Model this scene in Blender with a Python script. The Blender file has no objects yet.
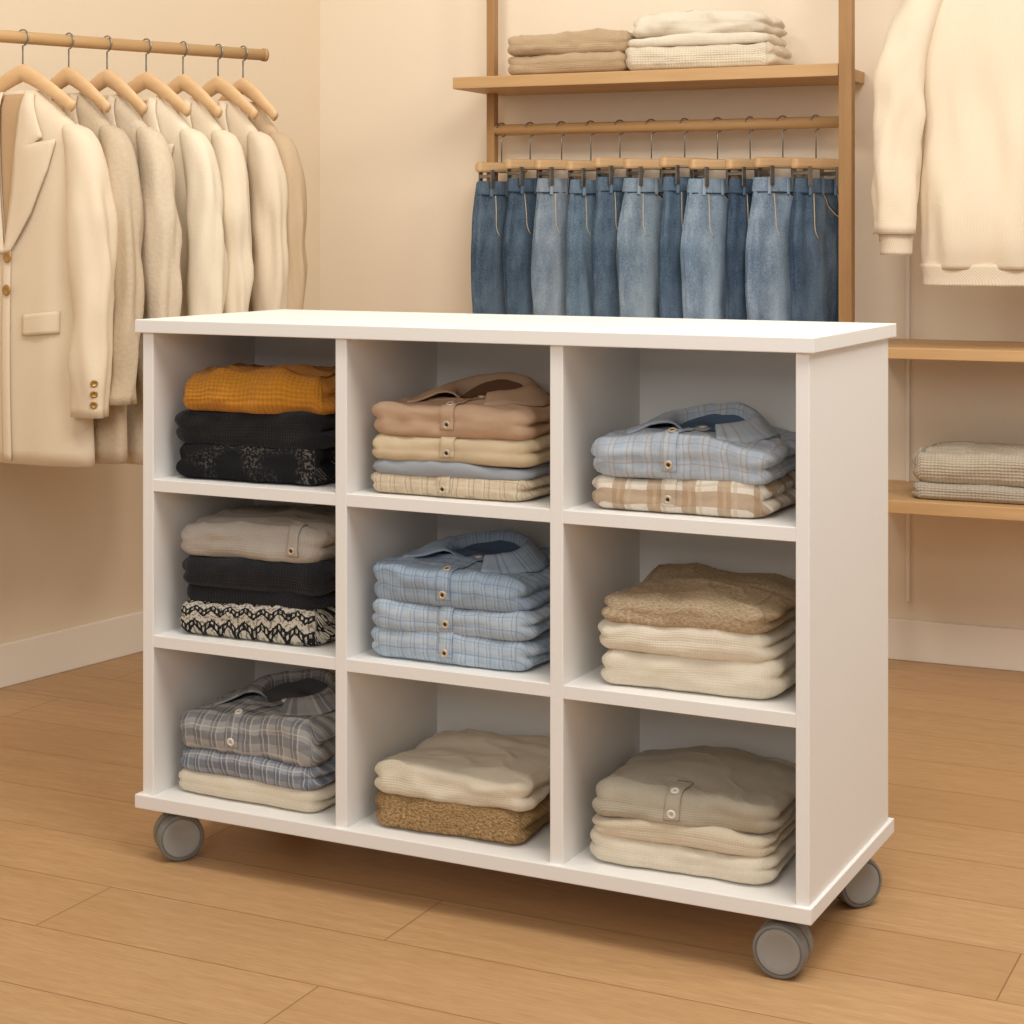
import bpy, math, random
from mathutils import Vector, Matrix, noise
from mathutils.bvhtree import BVHTree
random.seed(4)
S = bpy.context.scene
try:
    S.view_settings.view_transform = 'Standard'
    S.view_settings.look = 'None'
except Exception: pass
def lin(c):
    return tuple(((v/255)/12.92 if v/255 <= .04045 else ((v/255+.055)/1.055)**2.4) for v in c) + (1.0,)
rad = math.radians
# ------------------------------------------------------------ node helper
class NB:
    def __init__(s, name, rough=.8, spec=.25):
        s.m = bpy.data.materials.new(name); s.m.use_nodes = True
        s.t = s.m.node_tree; s.n = s.t.nodes
        s.b = s.n['Principled BSDF']
        s.b.inputs['Roughness'].default_value = rough
        s.b.inputs['Specular IOR Level'].default_value = spec
        s.tc = s.n.new('ShaderNodeTexCoord')
    def put(s, sock, v):
        if isinstance(v, bpy.types.NodeSocket): s.t.links.new(v, sock)
        else: sock.default_value = v
    def math(s, op, a, b=0.0, c=None):
        n = s.n.new('ShaderNodeMath'); n.operation = op
        s.put(n.inputs[0], a); s.put(n.inputs[1], b)
        if c is not None: s.put(n.inputs[2], c)
        return n.outputs[0]
    def mix(s, f, a, b, mode='MIX'):
        n = s.n.new('ShaderNodeMix'); n.data_type = 'RGBA'; n.blend_type = mode
        s.put(n.inputs[0], f); s.put(n.inputs[6], a); s.put(n.inputs[7], b)
        return n.outputs[2]
    def noise(s, vec, scale, detail=2, rough=.5):
        n = s.n.new('ShaderNodeTexNoise'); s.put(n.inputs['Vector'], vec)
        n.inputs['Scale'].default_value = scale; n.inputs['Detail'].default_value = detail
        n.inputs['Roughness'].default_value = rough
        return n.outputs['Fac']
    def mapping(s, vec, scale=(1,1,1), rot=(0,0,0), loc=(0,0,0)):
        n = s.n.new('ShaderNodeMapping'); s.put(n.inputs[0], vec)
        n.inputs['Scale'].default_value = scale; n.inputs['Rotation'].default_value = rot
        n.inputs['Location'].default_value = loc
        return n.outputs[0]
    def uv(s):
        n = s.n.new('ShaderNodeSeparateXYZ'); s.put(n.inputs[0], s.tc.outputs['UV'])
        return n.outputs[0], n.outputs[1]
    def ramp(s, f, stops):
        n = s.n.new('ShaderNodeValToRGB'); s.put(n.inputs[0], f)
        e = n.color_ramp.elements
        e[0].position, e[0].color = stops[0]; e[1].position, e[1].color = stops[-1]
        for p, c in stops[1:-1]:
            k = e.new(p); k.color = c
        return n.outputs[0]
    def color(s, c): s.put(s.b.inputs['Base Color'], c)
    def bump(s, h, strength=.3, dist=.002):
        n = s.n.new('ShaderNodeBump'); s.put(n.inputs['Height'], h)
        n.inputs['Strength'].default_value = strength; n.inputs['Distance'].default_value = dist
        s.t.links.new(n.outputs[0], s.b.inputs['Normal'])
    def stripe(s, coord, period, width, off=0.0):
        f = s.math('FRACT', s.math('DIVIDE', s.math('ADD', coord, off+10.0), period))
        return s.math('LESS_THAN', f, width)

def m_plain(name, c, rough=.5, metal=0, spec=.4, var=.03):
    b = NB(name, rough, spec); b.b.inputs['Metallic'].default_value = metal
    f = b.noise(b.tc.outputs['Object'], 6, 3)
    c0 = lin(c); c1 = tuple(v*(1-var) for v in c0[:3])+(1,)
    b.color(b.mix(f, c0, c1)); return b.m
def m_wood(name, c1, c2, axis=0, scale=1.0, rough=.5):
    b = NB(name, rough, .35)
    sc = [14,14,14]; sc[axis] = 1.1
    v = b.mapping(b.tc.outputs['Object'], tuple(x*scale for x in sc))
    f = b.noise(v, 2.2, 6, .6)
    b.color(b.ramp(f, [(.3, lin(c1)), (.7, lin(c2))])); b.bump(f, .1, .001); return b.m
def m_knit(name, c, k=.0075, strength=.7, var=.12, rib=False, fuzz=.5):
    b = NB(name, .95, .1)
    u, v = b.uv()
    nzl = b.math('MULTIPLY', b.noise(b.tc.outputs['UV'], 30, 2), .004)
    u = b.math('ADD', u, nzl)
    w1 = b.math('SINE', b.math('MULTIPLY', u, 6.283/k))
    if rib: h = w1
    else:
        w2 = b.math('SINE', b.math('MULTIPLY', v, 6.283/(k*.8)))
        h = b.math('ADD', w1, w2)
    nz = b.noise(b.tc.outputs['UV'], 240, 3, .7)
    big = b.noise(b.tc.outputs['UV'], 9, 3)
    hh = b.math('ADD', b.math('MULTIPLY', h, .35), b.math('MULTIPLY', nz, fuzz*2))
    c0 = lin(c); d = tuple(x*(1-var*2) for x in c0[:3])+(1,)
    f = b.math('ADD', b.math('MULTIPLY', h, -.18), b.math('ADD', b.math('MULTIPLY', nz, .6), b.math('MULTIPLY', big, .35)))
    b.color(b.mix(f, c0, d)); b.bump(hh, strength, .002)
    b.b.inputs['Sheen Weight'].default_value = .1; b.b.inputs['Sheen Roughness'].default_value = .6
    return b.m
def m_wool(name, c, var=.1, scale=180, strength=.5, dist=.002):
    b = NB(name, .95, .1)
    nz = b.noise(b.tc.outputs['Object'], scale, 3, .7)
    big = b.noise(b.tc.outputs['Object'], 7, 2)
    c0 = lin(c); d = tuple(x*(1-var*2) for x in c0[:3])+(1,)
    b.color(b.mix(b.math('ADD', b.math('MULTIPLY', nz, .7), b.math('MULTIPLY', big, .3)), c0, d))
    b.bump(nz, strength, dist); return b.m
def m_plaid(name, base, l1, l2, period=.04, wide=.3, thin=.06, fs=.45, ft=.7):
    b = NB(name, .85, .15)
    u, v = b.uv()
    nz = b.noise(b.tc.outputs['UV'], 14, 2)
    u = b.math('ADD', u, b.math('MULTIPLY', nz, .016)); v = b.math('ADD', v, b.math('MULTIPLY', nz, .012))
    col = lin(base)
    for c_, per, off in ((u, period, 0), (v, period*1.05, .007)):
        if fs > 0: col = b.mix(b.math('MULTIPLY', b.stripe(c_, per, wide, off), fs), col, lin(l1))
    for c_, per, off in ((u, period, period*.55), (v, period*1.05, period*.6), (u, period, period*.85)):
        col = b.mix(b.math('MULTIPLY', b.stripe(c_, per, thin, off), ft), col, lin(l2))
    f = b.noise(b.tc.outputs['UV'], 220, 2, .7)
    col = b.mix(b.math('MULTIPLY', f, .3), col, (0.3,0.3,0.3,1), 'MULTIPLY')
    b.color(col); b.bump(f, .35, .0012); return b.m
def m_tweed(name, c1, c2, c3=None, scale=170, strength=1.0):
    b = NB(name, .95, .1)
    vec = b.mapping(b.tc.outputs['UV'], (1, 1.8, 1))
    f = b.noise(vec, scale, 3, .75)
    stops = [(.38, lin(c1)), (.62, lin(c2))]
    if c3: stops = [(.36, lin(c1)), (.5, lin(c2)), (.66, lin(c3))]
    b.color(b.ramp(f, stops)); b.bump(f, strength, .004); return b.m
def m_fair(name):
    b = NB(name, .95, .1)
    u, v = b.uv()
    tri = b.math('PINGPONG', u, .018)
    z = b.math('ADD', v, b.math('MULTIPLY', tri, .75))
    nz = b.noise(b.tc.outputs['UV'], 130, 2, .6)
    z = b.math('ADD', z, b.math('MULTIPLY', nz, .011))
    f = b.math('FRACT', b.math('DIVIDE', b.math('ADD', z, 5), .030))
    s = b.math('GREATER_THAN', f, .5)
    chk = b.math('MULTIPLY', b.math('GREATER_THAN', b.math('FRACT', b.math('DIVIDE', b.math('ADD',u,5), .009)), .5), b.math('LESS_THAN', b.math('ABSOLUTE', b.math('SUBTRACT', f, .25)), .09))
    s2 = b.math('MAXIMUM', s, chk)
    sp = b.math('GREATER_THAN', b.noise(b.tc.outputs['UV'], 170, 2), .54)
    s2 = b.math('MULTIPLY', s2, b.math('SUBTRACT', 1, b.math('MULTIPLY', sp, .6)))
    b.color(b.mix(s2, lin((36,35,36)), lin((192,184,170)))); b.bump(nz, .8, .003); return b.m
def m_darkpat(name):
    b = NB(name, .95, .1)
    f = b.noise(b.tc.outputs['UV'], 170, 3, .7); g = b.noise(b.tc.outputs['UV'], 9, 1)
    m = b.math('MULTIPLY', b.math('GREATER_THAN', f, .54), b.math('MINIMUM', b.math('MULTIPLY', b.math('MAXIMUM', b.math('SUBTRACT', g, .49), 0), 6.0), 1))
    b.color(b.mix(m, lin((32,32,35)), lin((116,111,103)))); b.bump(f, 1.0, .003); return b.m
def m_denim(name, c, dark):
    b = NB(name, .85, .2)
    vec = b.mapping(b.tc.outputs['Object'], (1,1,.3))
    f = b.noise(vec, 34, 4, .65)
    fine = b.noise(b.tc.outputs['Object'], 260, 2, .7)
    g = b.noise(b.tc.outputs['Object'], 8, 2)
    fac = b.math('ADD', b.math('MULTIPLY', f, .35), b.math('ADD', b.math('MULTIPLY', fine, .3), b.math('MULTIPLY', g, .3)))
    # stone-washed fade down the middle of the thigh
    sx = b.n.new('ShaderNodeSeparateXYZ'); b.put(sx.inputs[0], b.tc.outputs['Object'])
    fade = b.math('SUBTRACT', 1, b.math('MINIMUM', b.math('MULTIPLY', b.math('ABSOLUTE', b.math('SUBTRACT', sx.outputs[0], -.012)), 15), 1))
    fac = b.math('ADD', fac, b.math('MULTIPLY', fade, .13))
    b.color(b.ramp(fac, [(.42, lin(dark)), (.64, lin(c))])); b.bump(fine, .3, .001); return b.m

# ------------------------------------------------------------ mesh helpers
def mk(name, verts, faces, mat, parent=None, uvs=None, smooth=True):
    me = bpy.data.meshes.new(name); me.from_pydata([tuple(v) for v in verts], [], faces); me.update()
    if uvs:
        l = me.uv_layers.new(name='UVMap')
        for lp in me.loops: l.data[lp.index].uv = uvs[lp.vertex_index]
    o = bpy.data.objects.new(name, me); S.collection.objects.link(o)
    if smooth:
        for p in me.polygons: p.use_smooth = True
    me.materials.append(mat)
    if parent: o.parent = parent
    return o
def empty(name, loc, rz=0):
    o = bpy.data.objects.new(name, None); S.collection.objects.link(o)
    o.location = loc; o.rotation_euler = (0,0,rz); o.empty_display_size = .05; return o
def box(name, lo, hi, mat, parent=None, bev=.0015):
    x0,y0,z0 = lo; x1,y1,z1 = hi
    c = Vector(((x0+x1)/2,(y0+y1)/2,(z0+z1)/2))
    vs = [Vector((x,y,z))-c for x in (x0,x1) for y in (y0,y1) for z in (z0,z1)]
    fs = [(0,1,3,2),(4,6,7,5),(0,4,5,1),(2,3,7,6),(0,2,6,4),(1,5,7,3)]
    o = mk(name, vs, fs, mat, parent, smooth=False); o.location = c
    if bev:
        m = o.modifiers.new('bevel','BEVEL'); m.width = bev; m.segments = 2
    return o
def tube(name, pts, radii, mat, parent=None, seg=12, sy=1.0, caps=True):
    pts = [Vector(p) for p in pts]
    if not isinstance(radii, (list,tuple)): radii = [radii]*len(pts)
    vs=[]; fs=[]; ref=None
    for i,p in enumerate(pts):
        t = (pts[min(i+1,len(pts)-1)]-pts[max(i-1,0)]).normalized()
        if ref is None:
            ref = Vector((0,0,1)) if abs(t.z)<.9 else Vector((1,0,0))
        a = (ref - t*ref.dot(t)).normalized(); ref = a; bb = t.cross(a)
        for k in range(seg):
            an = 2*math.pi*k/seg
            vs.append(p + a*math.cos(an)*radii[i] + bb*math.sin(an)*radii[i]*sy)
    n=len(pts)
    for i in range(n-1):
        for k in range(seg):
            k2=(k+1)%seg; fs.append((i*seg+k,i*seg+k2,(i+1)*seg+k2,(i+1)*seg+k))
    if caps:
        fs.append(tuple(range(seg-1,-1,-1))); fs.append(tuple(range((n-1)*seg,n*seg)))
    return mk(name, vs, fs, mat, parent)
def nz3(x,y,z): return noise.noise(Vector((x,y,z)))
def lerp(a,b,t): return a+(b-a)*t
def loft(name, rings, mat, parent=None, seg=64, amp=.004, fx=11, fz=2.5, seed=0, p=2.4, close=True, ampz=None, rsub=4):
    R=[]
    for i in range(len(rings)-1):
        for j in range(rsub):
            t=j/rsub; R.append([a+(b-a)*t for a,b in zip(rings[i],rings[i+1])])
    R.append(list(rings[-1]))
    for _ in range(2):
        Q=[R[0]]
        for i in range(1,len(R)-1): Q.append([(a+2*b+c)/4 for a,b,c in zip(R[i-1],R[i],R[i+1])])
        Q.append(R[-1]); R=Q
    vs=[];fs=[];uv=[]
    n=len(R); L=0; pc=None
    for i,(cx,cy,cz,hx,hy) in enumerate(R):
        if pc is not None: L += (Vector((cx,cy,cz))-pc).length
        pc=Vector((cx,cy,cz))
        for k in range(seg):
            a=2*math.pi*k/seg; c,s=math.cos(a),math.sin(a)
            r=(abs(c)**p+abs(s)**p)**(-1/p)
            w = amp if ampz is None else amp*ampz(cz)
            d = w*(nz3(c*hx*fx+seed*3.1, s*fx*.12+seed, cz*fz)*1.6+.5*nz3(c*hx*fx*2.3+seed, s*.5+4, cz*fz*2+7))
            x=cx+(hx+d)*c*r; y=cy+(hy+d)*s*r
            vs.append((x,y,cz)); uv.append((a*(hx+hy)/2*1.0, L))
    for i in range(n-1):
        for k in range(seg):
            k2=(k+1)%seg; fs.append((i*seg+k,(i+1)*seg+k,(i+1)*seg+k2,i*seg+k2))
    if close:
        for st,up in ((0,1),(n-1,-1)):
            base=len(vs); cx,cy,cz,hx,hy=R[st]
            for k in range(seg):
                x,y,z=vs[st*seg+k]; vs.append((cx+(x-cx)*.93,cy+(y-cy)*.85,z)); uv.append(uv[st*seg+k])
            for k in range(seg):
                x,y,z=vs[st*seg+k]; vs.append((cx+(x-cx)*.9,cy+(y-cy)*.8,z-.03*up)); uv.append(uv[st*seg+k])
            ci=len(vs); vs.append((cx,cy,cz-.03*up)); uv.append((0,0))
            for k in range(seg):
                k2=(k+1)%seg
                q=(st*seg+k, st*seg+k2, base+k2, base+k); q2=(base+k,base+k2,base+seg+k2,base+seg+k); q3=(base+seg+k,base+seg+k2,ci)
                for f in (q,q2,q3): fs.append(f if st==0 else tuple(reversed(f)))
    return mk(name, vs, fs, mat, parent, uv)
def bvh_of(o):
    me=o.data
    return BVHTree.FromPolygons([v.co.copy() for v in me.vertices],[tuple(p.vertices) for p in me.polygons])
def strip(name, bv, path, mat, parent, half, off=.0015, solid=.0012):
    vs=[];fs=[];uv=[];cs=[]
    for i,(o,d) in enumerate(path):
        row=[]
        for j in range(5):
            f=-1+2*j/4
            h=bv.ray_cast(Vector(o)+Vector(half)*f, Vector(d))
            if h[0] is None: row=None;break
            row.append(h[0]-Vector(d).normalized()*off)
            if j==2: cs.append((h[0]-Vector(d).normalized()*(off+.001), -Vector(d).normalized()))
        if row is None: continue
        for q in row: vs.append(q); uv.append((q.x+.003,q.y+q.z))
    n=len(vs)//5
    for i in range(n-1):
        for j in range(4): fs.append((i*5+j,i*5+j+1,(i+1)*5+j+1,(i+1)*5+j))
    if n<2: return None,cs
    ob=mk(name,vs,fs,mat,parent,uv)
    m=ob.modifiers.new('solid','SOLIDIFY'); m.thickness=solid; m.offset=0
    return ob,cs
def button(parent, pos, nrm, r=.0065, ring=None, core=None, name='button'):
    q=Vector((0,0,1)).rotation_difference(Vector(nrm).normalized())
    seg=20; vs=[];fs=[]
    prof=[(0,.0012),(r*.45,.0012),(r*.55,.0022),(r*.85,.0026),(r,.0016),(r,0)]
    for (a,b) in prof:
        for k in range(seg):
            an=2*math.pi*k/seg; vs.append(Vector(pos)+q@Vector((a*math.cos(an),a*math.sin(an),b)))
    for i in range(len(prof)-1):
        for k in range(seg):
            k2=(k+1)%seg; fs.append((i*seg+k,(i+1)*seg+k,(i+1)*seg+k2,i*seg+k2))
    o=mk(name,vs,fs,ring,parent)
    o.data.materials.append(core)
    for p in o.data.polygons:
        if p.index<seg: p.material_index=1
    return o

def slab(name, w, d, h, mat, parent, loc=(0,0,0), yaw=0, layers=2, seed=0, groove=.016, wr=.0035, rc=.036, dome=.006):
    """a folded garment: rounded slab whose sides show its folded layers"""
    K=layers*14; C=20
    per=[]
    hw,hd=w/2-rc,d/2-rc
    def corner(cx,cy,a0):
        return [((cx+rc*math.cos(a),cy+rc*math.sin(a)),(math.cos(a),math.sin(a))) for a in [a0+math.pi/2*i/14 for i in range(15)]]
    def line(p,q,nrm,n):
        return [((p[0]+(q[0]-p[0])*i/n,p[1]+(q[1]-p[1])*i/n),nrm) for i in range(1,n)]
    per+=corner(hw,-hd,-math.pi/2); per+=line((w/2,-hd),(w/2,hd),(1,0),26)
    per+=corner(hw,hd,0); per+=line((hw,d/2),(-hw,d/2),(0,1),28)
    per+=corner(-hw,hd,math.pi/2); per+=line((-w/2,hd),(-w/2,-hd),(-1,0),26)
    per+=corner(-hw,-hd,math.pi); per+=line((-hw,-d/2),(hw,-d/2),(0,-1),36)
    M=len(per); R=min(h*.46,.024)
    vs=[];fs=[];uv=[]
    tiltx=nz3(seed*3.3,1,2)*.02
    def disp(x,y,z,nx,ny):
        f=max(0,z/h)
        a=nz3(x*6+seed*7.3,y*6+seed,seed*2.1)*wr*1.9 + nz3(x*9+seed,y*26,seed+z*8)*wr*.6 + nz3(x*24+seed,y*10,seed)*wr*.55
        rn=1-abs(nz3(x*11+seed*1.3,y*17+x*6,seed*.7))*2.6
        a+=max(0,rn-.55)*wr*.9
        a+=dome*(1-(2*x/w)**2-.3*(2*y/d)**2)+tiltx*x
        sd=nz3(x*9+seed,y*9+3,z*22+seed*5)*wr*1.5 + nz3(x*30,y*30,z*60+seed)*wr*.35
        cr=nz3((x+.5*y)*30+seed*2,y*4,z*14+seed); sd+=wr*.5*cr
        return Vector((x+nx*sd,y+ny*sd,z+f*a))
    for r in range(K+1):
        th=math.pi*r/K
        zc=h/2*(1-math.cos(th))
        q=abs(2*zc/h-1)
        ins=R*(1-max(0,(1-q**2.6))**(1/2.6))
        for (p,nn) in per:
            fr=max(0,-nn[1])
            g=groove*(1-.93*fr**1.5)
            zz=zc+ .16*h/layers*nz3(p[0]*5+seed,p[1]*5,seed*1.7)
            lob=1-abs(math.sin(math.pi*layers*min(max(zz/h,0),1)))**.5
            edge=math.sin(th)**.7
            i2=ins+g*lob*edge
            li=int(min(max(zz/h,0),.999)*layers)
            i2+=.007*nz3(li*3.3+seed,nn[0]*1.5,nn[1])*edge*(1-.75*fr)
            x=p[0]-nn[0]*i2; y=p[1]-nn[1]*i2
            v=disp(x,y,zc,nn[0],nn[1]); vs.append(v); uv.append((x if abs(nn[0])<.7 else x+ (zc*nn[0]), y+zc))
    for r in range(K):
        for k in range(M):
            k2=(k+1)%M; fs.append((r*M+k,r*M+k2,(r+1)*M+k2,(r+1)*M+k))
    for top in (1,0):
        base=K*M if top else 0; prev=base
        edge=[( (p[0]-nn[0]*R),(p[1]-nn[1]*R)) for p,nn in per]
        z0=h if top else 0
        for c in range(1,C):
            t=c/C; st=len(vs)
            for (x,y) in edge:
                X,Y=x*(1-t),y*(1-t)
                vs.append(disp(X,Y,z0,0,0)); uv.append((X,Y+z0))
            for k in range(M):
                k2=(k+1)%M; f=(prev+k,prev+k2,st+k2,st+k)
                fs.append(f if top else tuple(reversed(f)))
            prev=st
        ci=len(vs); vs.append(disp(0,0,z0,0,0)); uv.append((0,z0))
        for k in range(M):
            k2=(k+1)%M; f=(prev+k,prev+k2,ci); fs.append(f if top else tuple(reversed(f)))
    o=mk(name,vs,fs,mat,parent,uv); o.location=loc; o.rotation_euler=(0,0,yaw)
    return o

# ------------------------------------------------------------ materials
WHITE=m_plain('white_laminate',(237,234,230),.45,var=.01)
def wallmat(name,a,b_):
    m=NB(name,.9,.1); f=m.noise(m.tc.outputs['Object'],60,4,.6); g=m.noise(m.tc.outputs['Object'],1.2,2)
    m.color(m.mix(g,lin(a),lin(b_))); m.bump(f,.08,.002); return m.m
WALL=wallmat('cream_plaster',(236,221,200),(232,216,194))
WALLL=wallmat('shaded_plaster',(230,212,186),(226,207,180))  # left wall plaster, its shade put in as a darker, yellower colour
BASE=m_plain('painted_baseboard',(238,228,212),.5,var=.02)
OAK=m_wood('oak_board',(188,148,100),(208,170,122),0)
OAKV=m_wood('oak_post',(158,118,74),(178,138,92),2)
HANG=m_wood('hanger_wood',(210,172,126),(226,190,146),0,rough=.4)
METAL=m_plain('brushed_metal',(150,148,144),.35,.9)
GREY=m_plain('caster_grey_plastic',(122,119,114),.42)
GREY2=m_plain('caster_light_hub',(146,143,138),.35)
RING=m_plain('button_ring',(205,190,165),.35,.3); CORE=m_plain('button_core',(60,50,44),.5)
RINGW=m_plain('button_white',(232,226,214),.35); COREW=m_plain('button_white_core',(190,184,174),.5)
BRASS=m_plain('brass_button',(176,140,84),.35,.6)
# floor
b=NB('oak_plank_floor',.42,.35)
vec=b.mapping(b.tc.outputs['Object'],(1,1,1),(0,0,rad(26)))
br=b.n.new('ShaderNodeTexBrick'); b.put(br.inputs['Vector'],vec)
br.offset=.37; br.inputs['Scale'].default_value=1; br.inputs['Brick Width'].default_value=1.5
br.inputs['Row Height'].default_value=.2; br.inputs['Mortar Size'].default_value=.0016; br.inputs['Mortar Smooth'].default_value=.3
br.inputs['Color1'].default_value=lin((198,159,115)); br.inputs['Color2'].default_value=lin((187,147,103)); br.inputs['Mortar'].default_value=lin((140,102,66))
gv=b.mapping(vec,(1.2,16,1)); g1=b.noise(gv,3.5,8,.65); gv2=b.mapping(vec,(5,110,1)); g2=b.noise(gv2,4,4,.65)
c=b.mix(b.math('MULTIPLY',b.ramp(g1,[(.38,(0,0,0,1)),(.66,(1,1,1,1))]),.5),br.outputs['Color'],lin((168,127,84)))
c=b.mix(b.math('MULTIPLY',b.ramp(g2,[(.42,(0,0,0,1)),(.62,(1,1,1,1))]),.5),c,lin((158,118,78)))
c=b.mix(b.math('MULTIPLY',br.outputs['Fac'],.6),c,lin((140,102,66))); b.color(c)
b.bump(b.math('SUBTRACT',b.math('MULTIPLY',g2,.3),br.outputs['Fac']),.15,.001); FLOOR=b.m

# ------------------------------------------------------------ room
def quadbox(name,p0,p1,z0,z1,thick,mat,bev=0):
    p0=Vector((p0[0],p0[1],0)); p1=Vector((p1[0],p1[1],0)); d=(p1-p0); L=d.length; a=math.atan2(d.y,d.x)
    o=box(name,(0,0,z0),(L,thick,z1),mat,None,bev)
    R=Matrix.Rotation(a,4,'Z'); c=Vector(o.location); o.rotation_euler=(0,0,a); o.location=p0+(R@c)
    return o
CORNER=Vector((-.595,5.684)); ub=Vector((.9145,-.4045)); ul=Vector((.565,.825))
def bw(t,dep=0): return CORNER+ub*t-Vector((.4045,.9145))*dep
quadbox('wall_back',CORNER-ub*.1,bw(3.6),0,2.9,.12,WALL)
L0=CORNER-ul*4.2
quadbox('wall_left',L0,CORNER+ul*.05,0,2.9,.12,WALLL)
quadbox('baseboard_back',bw(0,.014),bw(3.6,.014),0,.11,.014,BASE,.003)
nl=Vector((.825,-.565))*.014
quadbox('baseboard_left',L0+nl,CORNER+nl,0,.11,.014,BASE,.003)
mk('floor',[(-4,-1.5,0),(4.5,-1.5,0),(4.5,6.6,0),(-4,6.6,0)],[(0,1,2,3)],FLOOR,smooth=False)

# ------------------------------------------------------------ rolling cubby shelf
TH=rad(-26.5); FR=Vector((.456,2.807,0))
cu=Vector((math.cos(TH),math.sin(TH),0)); cv=Vector((-math.sin(TH),math.cos(TH),0))
cab=empty('rolling_cubby_shelf',FR,TH)
W=1.287; D=.490
box('top_board',(-W,0,.971),(0.006,D,.995),WHITE,cab)
box('bottom_board',(-W,0,.095),(0.002,D,.120),WHITE,cab)
PX=[(-1.276,-1.252),(-.859,-.836),(-.445,-.421),(-.026,-.004)]
for i,(a,c_) in enumerate(PX):
    dd=(.010,D-.018) if i in (0,3) else (.010,D-.02)
    box('upright_%d'%i,(a,dd[0],.1195),(c_,dd[1],.9715),WHITE,cab)
for i in range(3):
    for j,z in enumerate((.392,.679)):
        box('shelf_%d_%d'%(i,j),(PX[i][1]-.0005,.0105,z),(PX[i+1][0]+.0005,D-.02,z+.022),WHITE,cab,.001)
box('back_panel_inner',(PX[0][1],.337,.12),(PX[3][0],.343,.971),WHITE,cab,0)
box('back_panel',(PX[0][1],D-.03,.12),(PX[3][0],D-.024,.971),WHITE,cab,0)
def caster(name,s,d,yaw):
    e=bpy.data.objects.new(name,None); S.collection.objects.link(e); e.parent=cab
    e.location=(s,d,0); e.rotation_euler=(0,0,yaw-TH)
    r=.0425; zc=r+.0005
    def disc(nm,y0,y1,rr,mat):
        prof=[(y0,0),(y0,rr*.55),(y0-.0008,rr*.6),(y0-.0008,rr*.80),(y0+.0012,rr*.83),(y0+.0012,rr*.86),(y0-.001,rr*.88),(y0,rr*.96),(y0+.003,rr),(y1-.003,rr),(y1,rr*.96),(y1,0)]
        vs=[];fs=[];sg=48
        for (y,q) in prof:
            for k in range(sg):
                a=2*math.pi*k/sg; vs.append((q*math.cos(a),y,zc+q*math.sin(a)))
        for i in range(len(prof)-1):
            for k in range(sg): fs.append((i*sg+k,i*sg+(k+1)%sg,(i+1)*sg+(k+1)%sg,(i+1)*sg+k))
        o=mk(nm,vs,fs,mat,e)
        o.data.materials.append(GREY2)
        for p in o.data.polygons:
            if p.index<sg*4: p.material_index=1
        m=o.modifiers.new('es','EDGE_SPLIT'); m.split_angle=rad(40)
    disc('wheel_front',-.027,-.0015,r,GREY); disc('wheel_rear',.0015,.027,r,GREY)
    vs=[];fs=[];sg=24
    for y in (-.002,.002):
        for k in range(sg+1):
            a=math.pi*k/sg; vs.append(((r+.001)*math.cos(a),y,zc+(r+.001)*math.sin(a)))
    for k in range(sg): fs.append((k,k+1,sg+1+k+1,sg+1+k))
    fs.append(tuple(range(sg,-1,-1))); fs.append(tuple(range(sg+1,2*sg+2)))
    mk('hood',vs,fs,GREY,e,smooth=False)
    tube('stem',[(0,0,.078),(0,0,.0955)],.009,METAL,e)
    box('mount_plate',(-.022,-.022,.0925),(.022,.022,.0955),METAL,e,.0005)
caster('caster_1',-W+.066,.045,rad(22)); caster('caster_2',-.054,.034,rad(-24)); caster('caster_3',-.040,.375,rad(24)); caster('caster_4',-W+.07,.44,rad(10))

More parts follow.
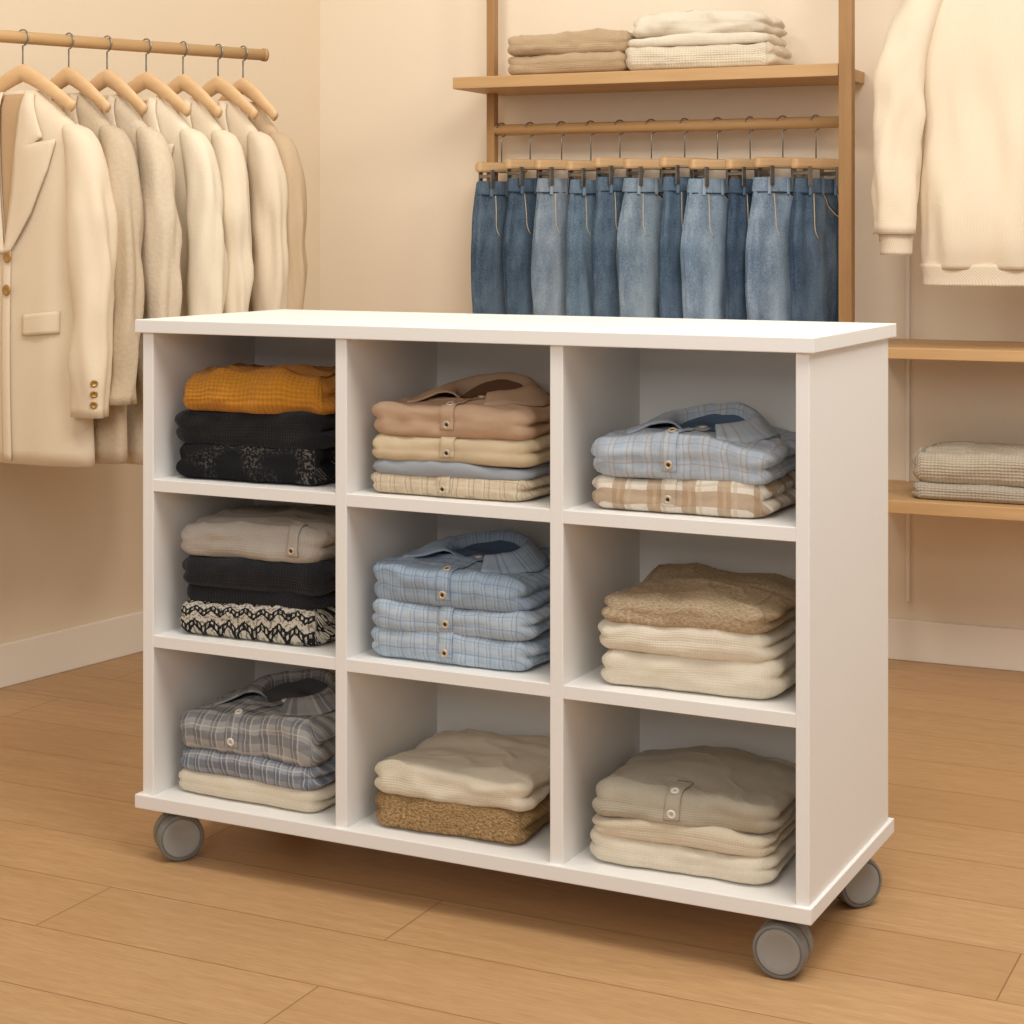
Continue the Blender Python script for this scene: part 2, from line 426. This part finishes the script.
# ------------------------------------------------------------ folded stacks
BUTN=(RING,CORE); BUTW=(RINGW,COREW)
def shirt_details(o,w,d,h,mat,parent,loc,yaw,xc=0,collar=False,btn=BUTN,top=True,cy=.035,slant=.10,neck=None):
    bv=bvh_of(o)
    e=bpy.data.objects.new('shirt_front',None); S.collection.objects.link(e); e.parent=parent; e.location=loc; e.rotation_euler=(0,0,yaw)
    path=[]; R=h*.5; cy0=-d/2+R
    for a in range(-25,91,6):
        dr=Vector((0,-math.cos(rad(a)),math.sin(rad(a)))); o0=Vector((xc,cy0,h/2))+dr*.3
        path.append((o0,-dr))
    if top:
        y=cy0
        while y<cy-.03: y+=.006; path.append((Vector((xc+slant*(y-cy0),y,h+.2)),Vector((0,0,-1))))
    ob,cs=strip('placket',bv,path,mat,e,(.013,0,0),.0024,.0018)
    if cs:
        idx=[int(len(cs)*.15)]
        if top: idx=[3,min(16,len(cs)-3)]
        if top and collar: idx.append(len(cs)-2)
        for i in idx:
            p,n=cs[min(i,len(cs)-1)]; button(e,p,n,.0075,btn[0],btn[1])
    if collar:
        xk=xc+slant*(cy-cy0)
        h0=bv.ray_cast(Vector((xk,cy,h+.2)),Vector((0,0,-1)))[0]; zc=h0.z if h0 else h
        # stand + fall; the front of the neck opening lies low so the shade-coloured neck disc shows
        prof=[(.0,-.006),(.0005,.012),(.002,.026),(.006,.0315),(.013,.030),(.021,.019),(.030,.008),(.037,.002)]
        vs=[];fs=[];uv=[];N=72
        for i in range(N+1):
            a=rad(-152+304*i/N); q=abs(-152+304*i/N)/152
            ext=.052*max(0,(q-.45)/.55)**1.6; hz=1.05-.72*q**1.2
            for j,(r_,z_) in enumerate(prof):
                rr=.050+r_+ext*(j/7)**1.3
                wob=.003*nz3(i*.12,j*.5,xc*9+h*30)
                x=xk+math.sin(a+.22)*rr*1.28; y=cy+math.cos(a+.22)*rr*1.0
                gz=bv.ray_cast(Vector((x,y,h+.2)),Vector((0,0,-1)))[0]
                zz=(gz.z if gz else zc-.01)
                base=lerp(zc,zz,min(1,j/7))
                vs.append((x,y,base+z_*hz*1.15+wob+.001)); uv.append((a*.06,r_+z_))
        m=len(prof)
        for i in range(N):
            for j in range(m-1): fs.append((i*m+j,i*m+j+1,(i+1)*m+j+1,(i+1)*m+j))
        co=mk('collar',vs,fs,mat,e,uv); sm=co.modifiers.new('s','SOLIDIFY'); sm.thickness=.003; sm.offset=1
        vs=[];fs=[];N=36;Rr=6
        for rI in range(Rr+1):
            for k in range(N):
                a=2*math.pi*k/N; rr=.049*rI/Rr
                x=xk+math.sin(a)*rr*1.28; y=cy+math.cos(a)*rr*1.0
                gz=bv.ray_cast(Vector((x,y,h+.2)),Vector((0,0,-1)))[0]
                # shade disc climbs the inside of the collar stand at the back
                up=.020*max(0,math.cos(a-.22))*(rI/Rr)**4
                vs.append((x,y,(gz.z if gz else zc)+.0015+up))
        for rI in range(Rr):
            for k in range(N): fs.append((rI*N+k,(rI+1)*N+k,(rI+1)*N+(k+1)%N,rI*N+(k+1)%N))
        mk('neck_shade',vs,fs,neck or mat,e)  # disc laid on the shirt top, coloured as shade inside the neck
def stack(name,s,d,z,items,frame='cab',rot=0,ws=.885):
    if frame=='cab': p=FR+cu*s+cv*d+Vector((0,0,z)); rz=TH+rot
    else: p=Vector((frame[0],frame[1],z)); rz=frame[2]+rot; ws=1
    e=empty(name,p,rz); zz=.0005
    for i,it in enumerate(items):
        w,dd,h,mat=it['w']*ws,it.get('d',.275),it['h'],it['m']
        loc=(it.get('x',random.uniform(-.004,.004)),it.get('y',0),zz); yaw=rad(it.get('yaw',random.uniform(-1.5,1.5)))
        sd=it.get('seed',random.uniform(0,50))
        o=slab(it.get('n','folded_sweater'),w,dd,h,mat,e,loc,yaw,it.get('L',2),sd,it.get('g',.016),it.get('wr',.0035),dome=.006 if i==len(items)-1 else .002)
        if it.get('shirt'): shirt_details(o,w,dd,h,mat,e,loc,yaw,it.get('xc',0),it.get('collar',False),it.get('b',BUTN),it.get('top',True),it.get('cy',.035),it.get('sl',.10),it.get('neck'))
        zz+=h*.95
    return e
K_must=m_knit('mustard_knit',(206,138,42),.009,.9,.16); K_blk=m_knit('black_knit',(28,28,31),.006,.5,.1); K_blk2=m_knit('charcoal_knit',(34,34,39),.006,.5,.1)
K_dpat=m_darkpat('dark_pattern_knit'); K_fair=m_fair('fair_isle_knit'); K_gry=m_knit('grey_beige_knit',(188,180,170),.005,.35,.08)
P_gry=m_plaid('grey_plaid',(172,171,170),(104,106,114),(212,209,204),.036,.42,.07,.5,.5)
P_gry2=m_plaid('blue_grey_plaid',(160,164,172),(96,104,120),(214,212,208),.03,.42,.08,.5,.5)
K_crm=m_knit('cream_knit',(222,210,188),.0045,.3,.05); K_crm2=m_knit('light_cream_knit',(228,217,197),.0045,.28,.045); K_oat=m_knit('oatmeal_knit',(218,204,180),.0045,.3,.06)
F_tan=m_wool('tan_cotton',(196,165,138),.06,200,.2,.001); F_sand=m_wool('sand_cotton',(210,190,158),.06,200,.2,.001); F_bg=m_wool('blue_grey_cotton',(158,162,168),.06,200,.2,.001)
N_tan=m_wool('tan_neck_shade',(112,84,62),.05,200,.2,.001); N_blu=m_wool('blue_neck_shade',(84,100,122),.05,200,.2,.001); N_gry=m_wool('grey_neck_shade',(90,90,94),.05,200,.2,.001)  # darkened shirt hues: neck-opening shade painted into the colour
P_sand=m_plaid('sand_plaid',(212,194,166),(228,214,190),(160,132,100),.03,.3,.07,.5,.5)
P_blu=m_plaid('blue_check',(158,176,196),(176,192,208),(112,134,162),.022,.4,.09,.5,.5); P_blu2=m_plaid('light_blue_check',(178,192,206),(198,208,217),(124,148,176),.024,.35,.1,.5,.5)
P_blu3=m_plaid('pale_blue_plaid',(178,190,204),(196,205,214),(172,152,134),.032,.4,.07,.5,.5)
P_cream=m_plaid('cream_brown_plaid',(230,220,204),(178,148,116),(204,184,158),.06,.38,.1,.75,.5)
T_brn=m_tweed('brown_tweed',(120,92,58),(168,136,94),(200,172,130)); T_bei=m_tweed('taupe_chunky_knit',(164,142,112),(190,168,138),(208,190,162),150,.9)
K_sage=m_knit('stone_knit',(180,170,151),.0045,.3,.06)
cx=[-1.075,-.662,-.242]; RO=rad(2)
Z1,Z2,Z3=.701,.414,.120
stack('folded_sweater_stack',cx[0],.178,Z1,[dict(w=.345,h=.066,m=K_dpat,L=2,wr=.006),dict(w=.350,h=.066,m=K_blk,L=2,wr=.006),dict(w=.345,d=.275,h=.064,m=K_must,L=2,wr=.011,x=.008)],rot=RO,ws=.93)
stack('folded_sweater_stack',cx[0],.178,Z2,[dict(w=.342,h=.064,m=K_fair,L=2,wr=.005),dict(w=.325,h=.030,m=K_blk2,L=1,y=.01),dict(w=.345,h=.058,m=K_blk2,L=2,wr=.006),dict(w=.34,h=.064,m=K_gry,L=2,wr=.008,shirt=True,xc=.10,top=False,b=BUTN)],rot=RO,ws=.93)
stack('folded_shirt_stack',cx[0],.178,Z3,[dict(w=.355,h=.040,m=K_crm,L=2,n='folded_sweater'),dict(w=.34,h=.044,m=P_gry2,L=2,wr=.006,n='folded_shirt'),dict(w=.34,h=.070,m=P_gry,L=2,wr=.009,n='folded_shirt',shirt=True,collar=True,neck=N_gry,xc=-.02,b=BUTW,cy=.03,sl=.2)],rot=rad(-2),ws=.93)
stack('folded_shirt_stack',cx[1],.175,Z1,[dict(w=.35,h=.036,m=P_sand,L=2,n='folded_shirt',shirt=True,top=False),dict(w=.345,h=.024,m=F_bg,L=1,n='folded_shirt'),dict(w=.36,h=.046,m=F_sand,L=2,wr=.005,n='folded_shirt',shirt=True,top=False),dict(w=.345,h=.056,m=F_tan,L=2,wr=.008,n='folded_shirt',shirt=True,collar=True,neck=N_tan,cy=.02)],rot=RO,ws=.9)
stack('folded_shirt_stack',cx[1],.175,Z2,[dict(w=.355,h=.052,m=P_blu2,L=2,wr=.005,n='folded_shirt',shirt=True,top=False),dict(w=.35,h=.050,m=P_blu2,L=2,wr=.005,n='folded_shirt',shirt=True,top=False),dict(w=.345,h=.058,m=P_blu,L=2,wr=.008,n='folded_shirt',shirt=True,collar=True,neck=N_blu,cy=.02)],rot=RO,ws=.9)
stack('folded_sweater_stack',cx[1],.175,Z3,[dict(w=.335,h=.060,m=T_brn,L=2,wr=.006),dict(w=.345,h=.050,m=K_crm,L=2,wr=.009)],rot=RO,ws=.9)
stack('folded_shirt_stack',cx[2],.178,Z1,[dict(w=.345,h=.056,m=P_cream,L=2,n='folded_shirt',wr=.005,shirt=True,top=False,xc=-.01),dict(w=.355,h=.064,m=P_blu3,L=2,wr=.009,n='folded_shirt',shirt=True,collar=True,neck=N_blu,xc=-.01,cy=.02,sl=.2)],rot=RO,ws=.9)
stack('folded_sweater_stack',cx[2]+.012,.178,Z2,[dict(w=.345,h=.060,m=K_crm2,L=2,wr=.006),dict(w=.338,h=.048,m=K_crm2,L=2,wr=.006),dict(w=.325,h=.048,m=T_bei,L=2,wr=.008)],rot=RO,ws=.9)
stack('folded_sweater_stack',cx[2],.178,Z3,[dict(w=.355,h=.048,m=K_crm2,L=2,wr=.006),dict(w=.348,h=.034,m=K_oat,L=2,wr=.005),dict(w=.348,h=.052,m=K_sage,L=2,wr=.007,shirt=True,xc=-.01,top=True,b=BUTW,cy=-.05)],rot=RO,ws=.9)

# ------------------------------------------------------------ jeans rack on back wall
RB=math.atan2(ub.y,ub.x)
rack=empty('wall_clothes_rack',(CORNER.x,CORNER.y,0),RB)
box('post_rear',(.620,-.115,0),(.645,-.085,2.6),OAKV,rack,.002)
box('post_front',(1.702,-.30,0),(1.737,-.265,2.6),OAKV,rack,.002)
box('display_shelf',(.60,-.30,1.557),(1.701,-.001,1.590),OAK,rack,.002)
RD=.10
tube('hanging_rod',[(.643,-RD,1.45),(1.672,-RD,1.45)],.016,OAK,rack,16)
tube('rod_bracket',[(1.664,-RD,1.45),(1.704,-.275,1.45)],.010,METAL,rack,12)
den=[((112,130,146),(58,74,92)),((100,120,138),(52,68,86)),((166,178,188),(104,122,140)),((134,156,174),(78,98,118)),((116,136,154),(60,78,98)),
     ((162,178,190),(98,118,138)),((112,134,154),(60,80,102)),((168,186,202),(100,122,146)),((94,114,134),(46,64,86)),((170,188,204),(98,120,146)),((106,128,150),(54,74,98))]
STITCH=m_plain('tan_stitching',(216,196,160),.7)
DSEAM=m_plain('denim_seam_dark',(54,70,90),.8)
def hook(e,zb,zr,rr):
    r=rr+.004
    pts=[(0,0,zb),(0,0,zr-r-.02)]
    for k in range(0,15):
        a=rad(-90+ k*18)
        pts.append((r*math.cos(a)*1.0,0,zr+r*math.sin(a)))
    tube('hook',pts,.0019,METAL,e,8)
def jeans(i,t,sc,dy):
    p=bw(t,RD); mat=m_denim('denim_%d'%i,*den[i%len(den)])
    e=empty('hanging_jeans',(p.x,p.y,0),rad(36+dy))
    zt=1.300+random.uniform(-.006,.006)
    rings=[(0,0,zt,.076*sc,.018),(0,0,zt-.04,.080*sc,.020),(0,0,zt-.10,.089*sc,.024),(0,0,zt-.2,.098*sc,.028),(0,0,zt-.33,.096*sc,.028),(0,0,zt-.55,.086*sc,.026),(0,0,zt-.80,.076*sc,.024)]
    o=loft('jean_body',rings,mat,e,amp=.006,fx=26,fz=5,seed=i*1.7,rsub=6)
    loft('waistband',[(0,0,zt+.003,.079*sc,.0215),(0,0,zt-.015,.0815*sc,.0230),(0,0,zt-.035,.0840*sc,.0240)],mat,e,amp=.001,seed=i,rsub=3,close=False)
    bv=bvh_of(o)
    for x in (-.052,-.0,.052):
        box('belt_loop',(x*sc-.004,-.028,zt-.042),(x*sc+.004,-.022,zt+.004),mat,e,.001)
    def stitch(pts,nm,r=.0014,mt=STITCH):
        out=[]
        for (x,z) in pts:
            h=bv.ray_cast(Vector((x,-.5,z)),Vector((0,1,0)))[0]
            if h: out.append(h+Vector((0,-.0008,0)))
        if len(out)>2: tube(nm,out,r,mt,e,6)
    tube('waist_seam',[(x/10*.078*sc,-(.0235+.001)*max(.25,(1-abs(x/10)**2.4))**(1/2.4)-.0005,zt-.037) for x in range(-10,11)],.0014,DSEAM,e,6)
    def pk(dx,dz): return [(lerp(-.002+dx,.078,k/12)*sc, zt-.038-(.062+dz)*math.sin(k/12*math.pi/2)**1.4) for k in range(13)]
    stitch(pk(0,0),'pocket_stitch'); stitch(pk(.006,-.006),'pocket_edge',.0022,DSEAM)
    stitch([(-.036*sc+.014*max(0,(k-10)/4)**2, zt-.038-.12*k/14) for k in range(15)],'fly_stitch')
    stitch([((.066-.02*k/22)*sc, zt-.10-.5*k/22) for k in range(23)],'side_seam',.0016,DSEAM)
    for s_ in (-1,1):
        box('hanger_clip',(s_*.055-.007,-.030,zt-.018),(s_*.055+.007,-.026,zt+.035),METAL,e,.001)
        box('hanger_clip_rear',(s_*.055-.007,.026,zt-.018),(s_*.055+.007,.030,zt+.035),METAL,e,.001)
        box('clip_spring',(s_*.055-.006,-.028,zt+.012),(s_*.055+.006,.028,zt+.022),METAL,e,.001)
    box('hanger_bar',(-.09,-.013,zt+.028),(.09,.013,zt+.058),HANG,e,.008)
    hook(e,zt+.05,1.45,.016)
JT=[(.662,1.08,2),(.752,.97,3),(.850,1.02,-2),(.940,.95,5),(1.028,1.0,0),(1.122,1.14,-6),(1.220,.97,3),(1.315,1.18,-8),(1.408,.95,4),(1.500,1.18,-9),(1.592,.97,3)]
for i,(t,sc,dy) in enumerate(JT): jeans(i,t,sc,dy)
# folded knits on shelf
S_tan=m_knit('camel_knit',(192,165,132),.005,.4,.07); S_cr=m_knit('ivory_waffle',(230,216,192),.008,.6,.08)
def bf(t,dep): p=bw(t,dep); return (p.x,p.y,RB)
stack('folded_sweater_stack',0,0,1.5905,[dict(w=.36,d=.24,h=.056,m=S_tan,L=2,n='folded_sweater',wr=.005),dict(w=.36,d=.24,h=.058,m=S_tan,L=2,wr=.009,yaw=4)],frame=bf(.930,.17))
stack('folded_sweater_stack',0,0,1.5905,[dict(w=.42,d=.24,h=.066,m=S_cr,L=2,wr=.006),dict(w=.40,d=.23,h=.030,m=K_crm2,L=1,wr=.005),dict(w=.38,d=.22,h=.052,m=K_crm2,L=2,wr=.010)],frame=bf(1.31,.17))

# ------------------------------------------------------------ right wall shelves
sh=empty('wall_shelf',(CORNER.x,CORNER.y,0),RB)
box('shelf_board',(1.745,-.38,.838),(3.2,-.001,.866),OAK,sh,.002)
box('wall_standard',(1.815,-.010,.16),(1.825,-.001,1.1),BASE,sh,.001)
sh2=empty('wall_shelf',(CORNER.x,CORNER.y,0),RB)
box('shelf_board',(1.745,-.38,.452),(3.2,-.001,.484),OAK,sh2,.002)
S_gr=m_knit('beige_waffle',(204,191,170),.009,.9,.12); S_gr2=m_knit('grey_waffle',(192,180,162),.009,.9,.12)
stack('folded_sweater_stack',0,0,.4845,[dict(w=.46,d=.28,h=.042,m=S_gr2,L=2,x=0),dict(w=.46,d=.28,h=.076,m=S_gr,L=2,x=0,wr=.006)],frame=bf(2.12,.2))

# ------------------------------------------------------------ hanging garments
def hanger(e,zt,zr,rr,half=.19,drop=.075):
    pts=[];rd=[]
    for k in range(25):
        f=-1+k/12; x=f*half
        z=zt-drop*abs(f)**1.2 - .004
        pts.append((x,-.01*abs(f),z)); rd.append(.021-.008*abs(f))
    tube('hanger_arms',pts,rd,HANG,e,14,sy=.6)
    hook(e,zt,zr,rr)
def garment(name,px,py,yaw,mat,zneck=1.468,length=.82,kind='coat',wsc=1.0,seed=0,detail=False,slen=.60,lining=None,thick=1.0):
    e=empty(name,(px,py,0),yaw)
    z=zneck; w=wsc; T=thick
    hz=z+.045
    rings=[(0,.006,z+.012,.050*w,.026*T),(0,.004,z-.002,.068*w,.030*T),(0,0,z-.030,.108*w,.035*T),(0,0,z-.060,.148*w,.038*T),(0,0,z-.090,.178*w,.040*T),(0,0,z-.13,.194*w,.043*T),
           (0,0,z-.25,.205*w,.048*T),(0,0,z-.42,.197*w,.050*T),(0,0,z-length*.8,.208*w,.052*T),(0,0,z-length,.215*w,.053*T)]
    if kind!='coat':
        rings=rings[:-2]+[(0,0,z-length*.8,.214*w,.058*T),(0,0,z-length*.93,.212*w,.060*T),(0,0,z-length,.198*w,.052*T)]
    body=loft('garment_body',rings,mat,e,seg=96,amp=.009 if kind=='coat' else .016,fx=9 if kind=='coat' else 12,fz=1.6 if kind=='coat' else 3,seed=seed,rsub=5,ampz=lambda q:min(1,max(0,(z-.06-q)/.3)))
    sls=[]
    for sg in (-1,1):
        s0=[(sg*.150*w,0,z-.068,.014,.018*T),(sg*.166*w,0,z-.080,.030,.032*T),(sg*.186*w,-.002,z-.112,.040,.039*T),(sg*.203*w,-.004,z-.17,.046,.044*T),(sg*.220*w,-.008,z-.28,.048,.047*T),
            (sg*.232*w,-.014,z-.42,.046,.045*T),(sg*.236*w,-.024,z-slen*.85,.044,.043*T),(sg*.236*w,-.028,z-slen,.043,.041*T)]
        if kind!='coat': s0=[(a+(sg*.022 if i>3 else sg*.006*i),b_,c_,hx*1.2,hy*1.1) for i,(a,b_,c_,hx,hy) in enumerate(s0)]
        sls.append(loft('sleeve',s0,mat,e,seg=48,amp=.010 if kind=='coat' else .013,fx=14,fz=7 if kind=='coat' else 8,seed=seed+sg*4,rsub=5,ampz=lambda q:min(1,max(0,(z-.09-q)/.2))))
    bv=bvh_of(body)
    def proj(x,zz,off):
        h=bv.ray_cast(Vector((x,-.5,zz)),Vector((0,1,0)))[0]
        return (h+Vector((0,-off,0))) if h else Vector((x,-.03,zz-off))
    def panel(nm,inner,outer,off,mt,n=60,m=8,solid=.004):
        vs=[];fs=[];uv=[]
        def samp(c,t):
            t*=len(c)-1; i=min(int(t),len(c)-2); f=t-i
            return (lerp(c[i][0],c[i+1][0],f),lerp(c[i][1],c[i+1][1],f))
        for i in range(n+1):
            a=samp(inner,i/n); b_=samp(outer,i/n)
            for j in range(m+1):
                x=lerp(a[0],b_[0],j/m); zz=lerp(a[1],b_[1],j/m)
                q=proj(x,zz,off*(.45+.55*math.sin(j/m*math.pi*.8+.3))); vs.append(q); uv.append((x,zz))
        for i in range(n):
            for j in range(m): fs.append((i*(m+1)+j,i*(m+1)+j+1,(i+1)*(m+1)+j+1,(i+1)*(m+1)+j))
        o=mk(nm,vs,fs,mt,e,uv); sm=o.modifiers.new('s','SOLIDIFY'); sm.thickness=solid; sm.offset=0
        return o
    if kind=='coat':
        zb=z-.36
        panel('lining',[(-.040*w,z+.004),(-.002,zb+.02)],[(.040*w,z+.004),(.002,zb+.02)],.001,lining or mat,30,10,.001)  # flat V panel: tan lining with the opening's shade in its colour
        for sg in (-1,1):
            inner=[(sg*.036*w,z+.010),(sg*.028*w,z-.09),(sg*.016*w,z-.22),(sg*.0,zb)]
            outer=[(sg*.056*w,z+.004),(sg*.086*w,z-.06),(sg*.104*w,z-.098),(sg*.080*w,z-.112),(sg*.140*w,z-.104),(sg*.122*w,z-.17),(sg*.076*w,z-.27),(sg*.012*w,zb)]
            panel('lapel',inner,outer,.013,mat,solid=.005)
        panel('front_edge',[(-.006,zb+.01),(-.004,z-length+.01)],[(.014,zb+.01),(.024,z-length+.006)],.007,mat,30,4)
        if detail:
            for k in range(2):
                q=proj(.012,zb-.01-.075*k,.012); button(e,q,(0,-1,0),.0125,BRASS,BRASS)
            for sg in (-1,1):
                panel('pocket_flap',[(sg*.055*w,z-.50),(sg*.055*w,z-.548)],[(sg*.155*w,z-.49),(sg*.155*w,z-.540)],.007,mat,6,10)
            sb=bvh_of(sls[1])
            for k in range(3):
                zz=z-slen+.030+k*.024
                h=sb.ray_cast(Vector((.236*w+.20,-.028-.16,zz)),Vector((-.78,.62,0)))
                if h[0]: button(e,h[0],h[1] if h[1].x>0 else -h[1],.0085,BRASS,BRASS)
    else:
        loft('rib_hem',[(0,0,z-length+.012,.203*w,.056*T),(0,0,z-length-.02,.196*w,.053*T),(0,0,z-length-.040,.196*w,.052*T)],K_rib,e,amp=.006,seed=seed)
        for sg in (-1,1):
            xx=sg*(.236*w+.022)
            loft('rib_cuff',[(xx,-.028,z-slen+.012,.045,.043*T),(xx,-.028,z-slen-.02,.039,.039*T),(xx,-.028,z-slen-.050,.038,.038*T)],K_rib,e,seg=40,amp=.001,seed=seed)
    return e,hz
K_rib=m_knit('cream_rib',(230,214,190),.005,.4,.05,rib=True)
LIN=m_wool('shaded_satin_lining',(196,164,128),.05,60,.1,.001)  # lining tan, darkened for the shadowy V opening
P0=Vector((-1.172,4.2)); rd_=Vector((.768,.640))
rail=empty('garment_rail',(P0.x,P0.y,0),math.atan2(rd_.y,rd_.x))
tube('rod',[(-1.72,0,1.604),(.705,0,1.604)],.0145,OAK,rail,18)
tube('end_cap',[(.703,0,1.604),(.712,0,1.604)],.0165,OAKV,rail,18)
tube('wall_flange',[(-1.735,0,1.604),(-1.71,0,1.604)],.035,METAL,rail,18)
coats=[(.055,-30,(230,212,186),1.0,.84),(.170,-40,(210,190,162),.97,.84),(.269,-41,(222,204,178),.95,.85),(.373,-38,(234,219,194),.98,.85),
       (.474,-42,(230,214,188),.93,.85),(.573,-42,(226,208,182),.94,.85),(.645,-46,(198,172,140),.90,.85)]
for i,(r,yw,c,ws,ln) in enumerate(coats):
    p=P0+rd_*r
    mt=m_wool('coat_wool_%d'%i,c,.07 if i not in (1,2) else .14,150 if i not in (1,2) else 110,.35 if i not in (1,2) else .9,.002)
    if i==0: mt=m_wool('blazer_linen',c,.06,220,.3,.001)
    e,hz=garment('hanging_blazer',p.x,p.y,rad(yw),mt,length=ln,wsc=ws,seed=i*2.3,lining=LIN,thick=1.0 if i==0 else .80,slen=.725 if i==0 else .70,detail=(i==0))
    hanger(e,hz+.014,1.604,.0145,.165*ws,.085)
mt=m_knit('cream_sweater_knit',(236,219,194),.0045,.25,.04)
sx,sy=1.232,4.45
e,hz=garment('hanging_sweater',sx,sy,rad(-8),mt,zneck=1.83,length=.765,kind='sweater',wsc=1.16,seed=9,slen=.68,thick=1.2)
pegz=1.96
hanger(e,hz+.012,pegz,.0145,.19,.085)
peg=empty('garment_rail',(sx,sy,0),RB)
tube('rod',[(-.25,0,pegz),(1.2,0,pegz)],.0145,OAK,peg,16)
for xx in (-.22,1.1): tube('bracket_arm',[(xx,0,pegz),(xx,.53,pegz)],.009,METAL,peg,12)

# ------------------------------------------------------------ lights
w=bpy.data.worlds.new('World'); S.world=w; w.use_nodes=True
w.node_tree.nodes['Background'].inputs[0].default_value=(1.0,.975,.93,1); w.node_tree.nodes['Background'].inputs[1].default_value=.44
def area(name,loc,target,size,power,col=(1,.955,.89)):
    l=bpy.data.lights.new(name,'AREA'); l.size=size; l.energy=power; l.color=col
    o=bpy.data.objects.new(name,l); S.collection.objects.link(o); o.location=loc
    o.rotation_euler=(Vector(target)-Vector(loc)).to_track_quat('-Z','Y').to_euler(); return o
area('ceiling_panel_light',(0.7,2.1,2.85),(0.2,3.2,0),1.3,48)
area('shop_front_light',(-1.2,-.8,2.4),(0.2,3.6,.6),1.5,42,(1,.98,.95))
area('ceiling_spot_right',(2.0,2.6,2.7),(1.0,4.2,.7),.5,20,(1,.94,.84))
area('ceiling_spot_left',(-.9,3.0,2.75),(-1.0,4.6,1.0),.5,14,(1,.93,.82))
area('wall_washer',(-.15,4.6,2.8),(-.25,5.5,1.5),.3,5,(1,.95,.86))

cam=bpy.data.cameras.new('camera'); co=bpy.data.objects.new('camera',cam); S.collection.objects.link(co)
co.location=(0,0,1.16); co.rotation_euler=(rad(90),0,0)
cam.sensor_width=36; cam.lens=1834/1024*36; cam.shift_y=-(512-230)/1024; cam.clip_start=.05
S.camera=co
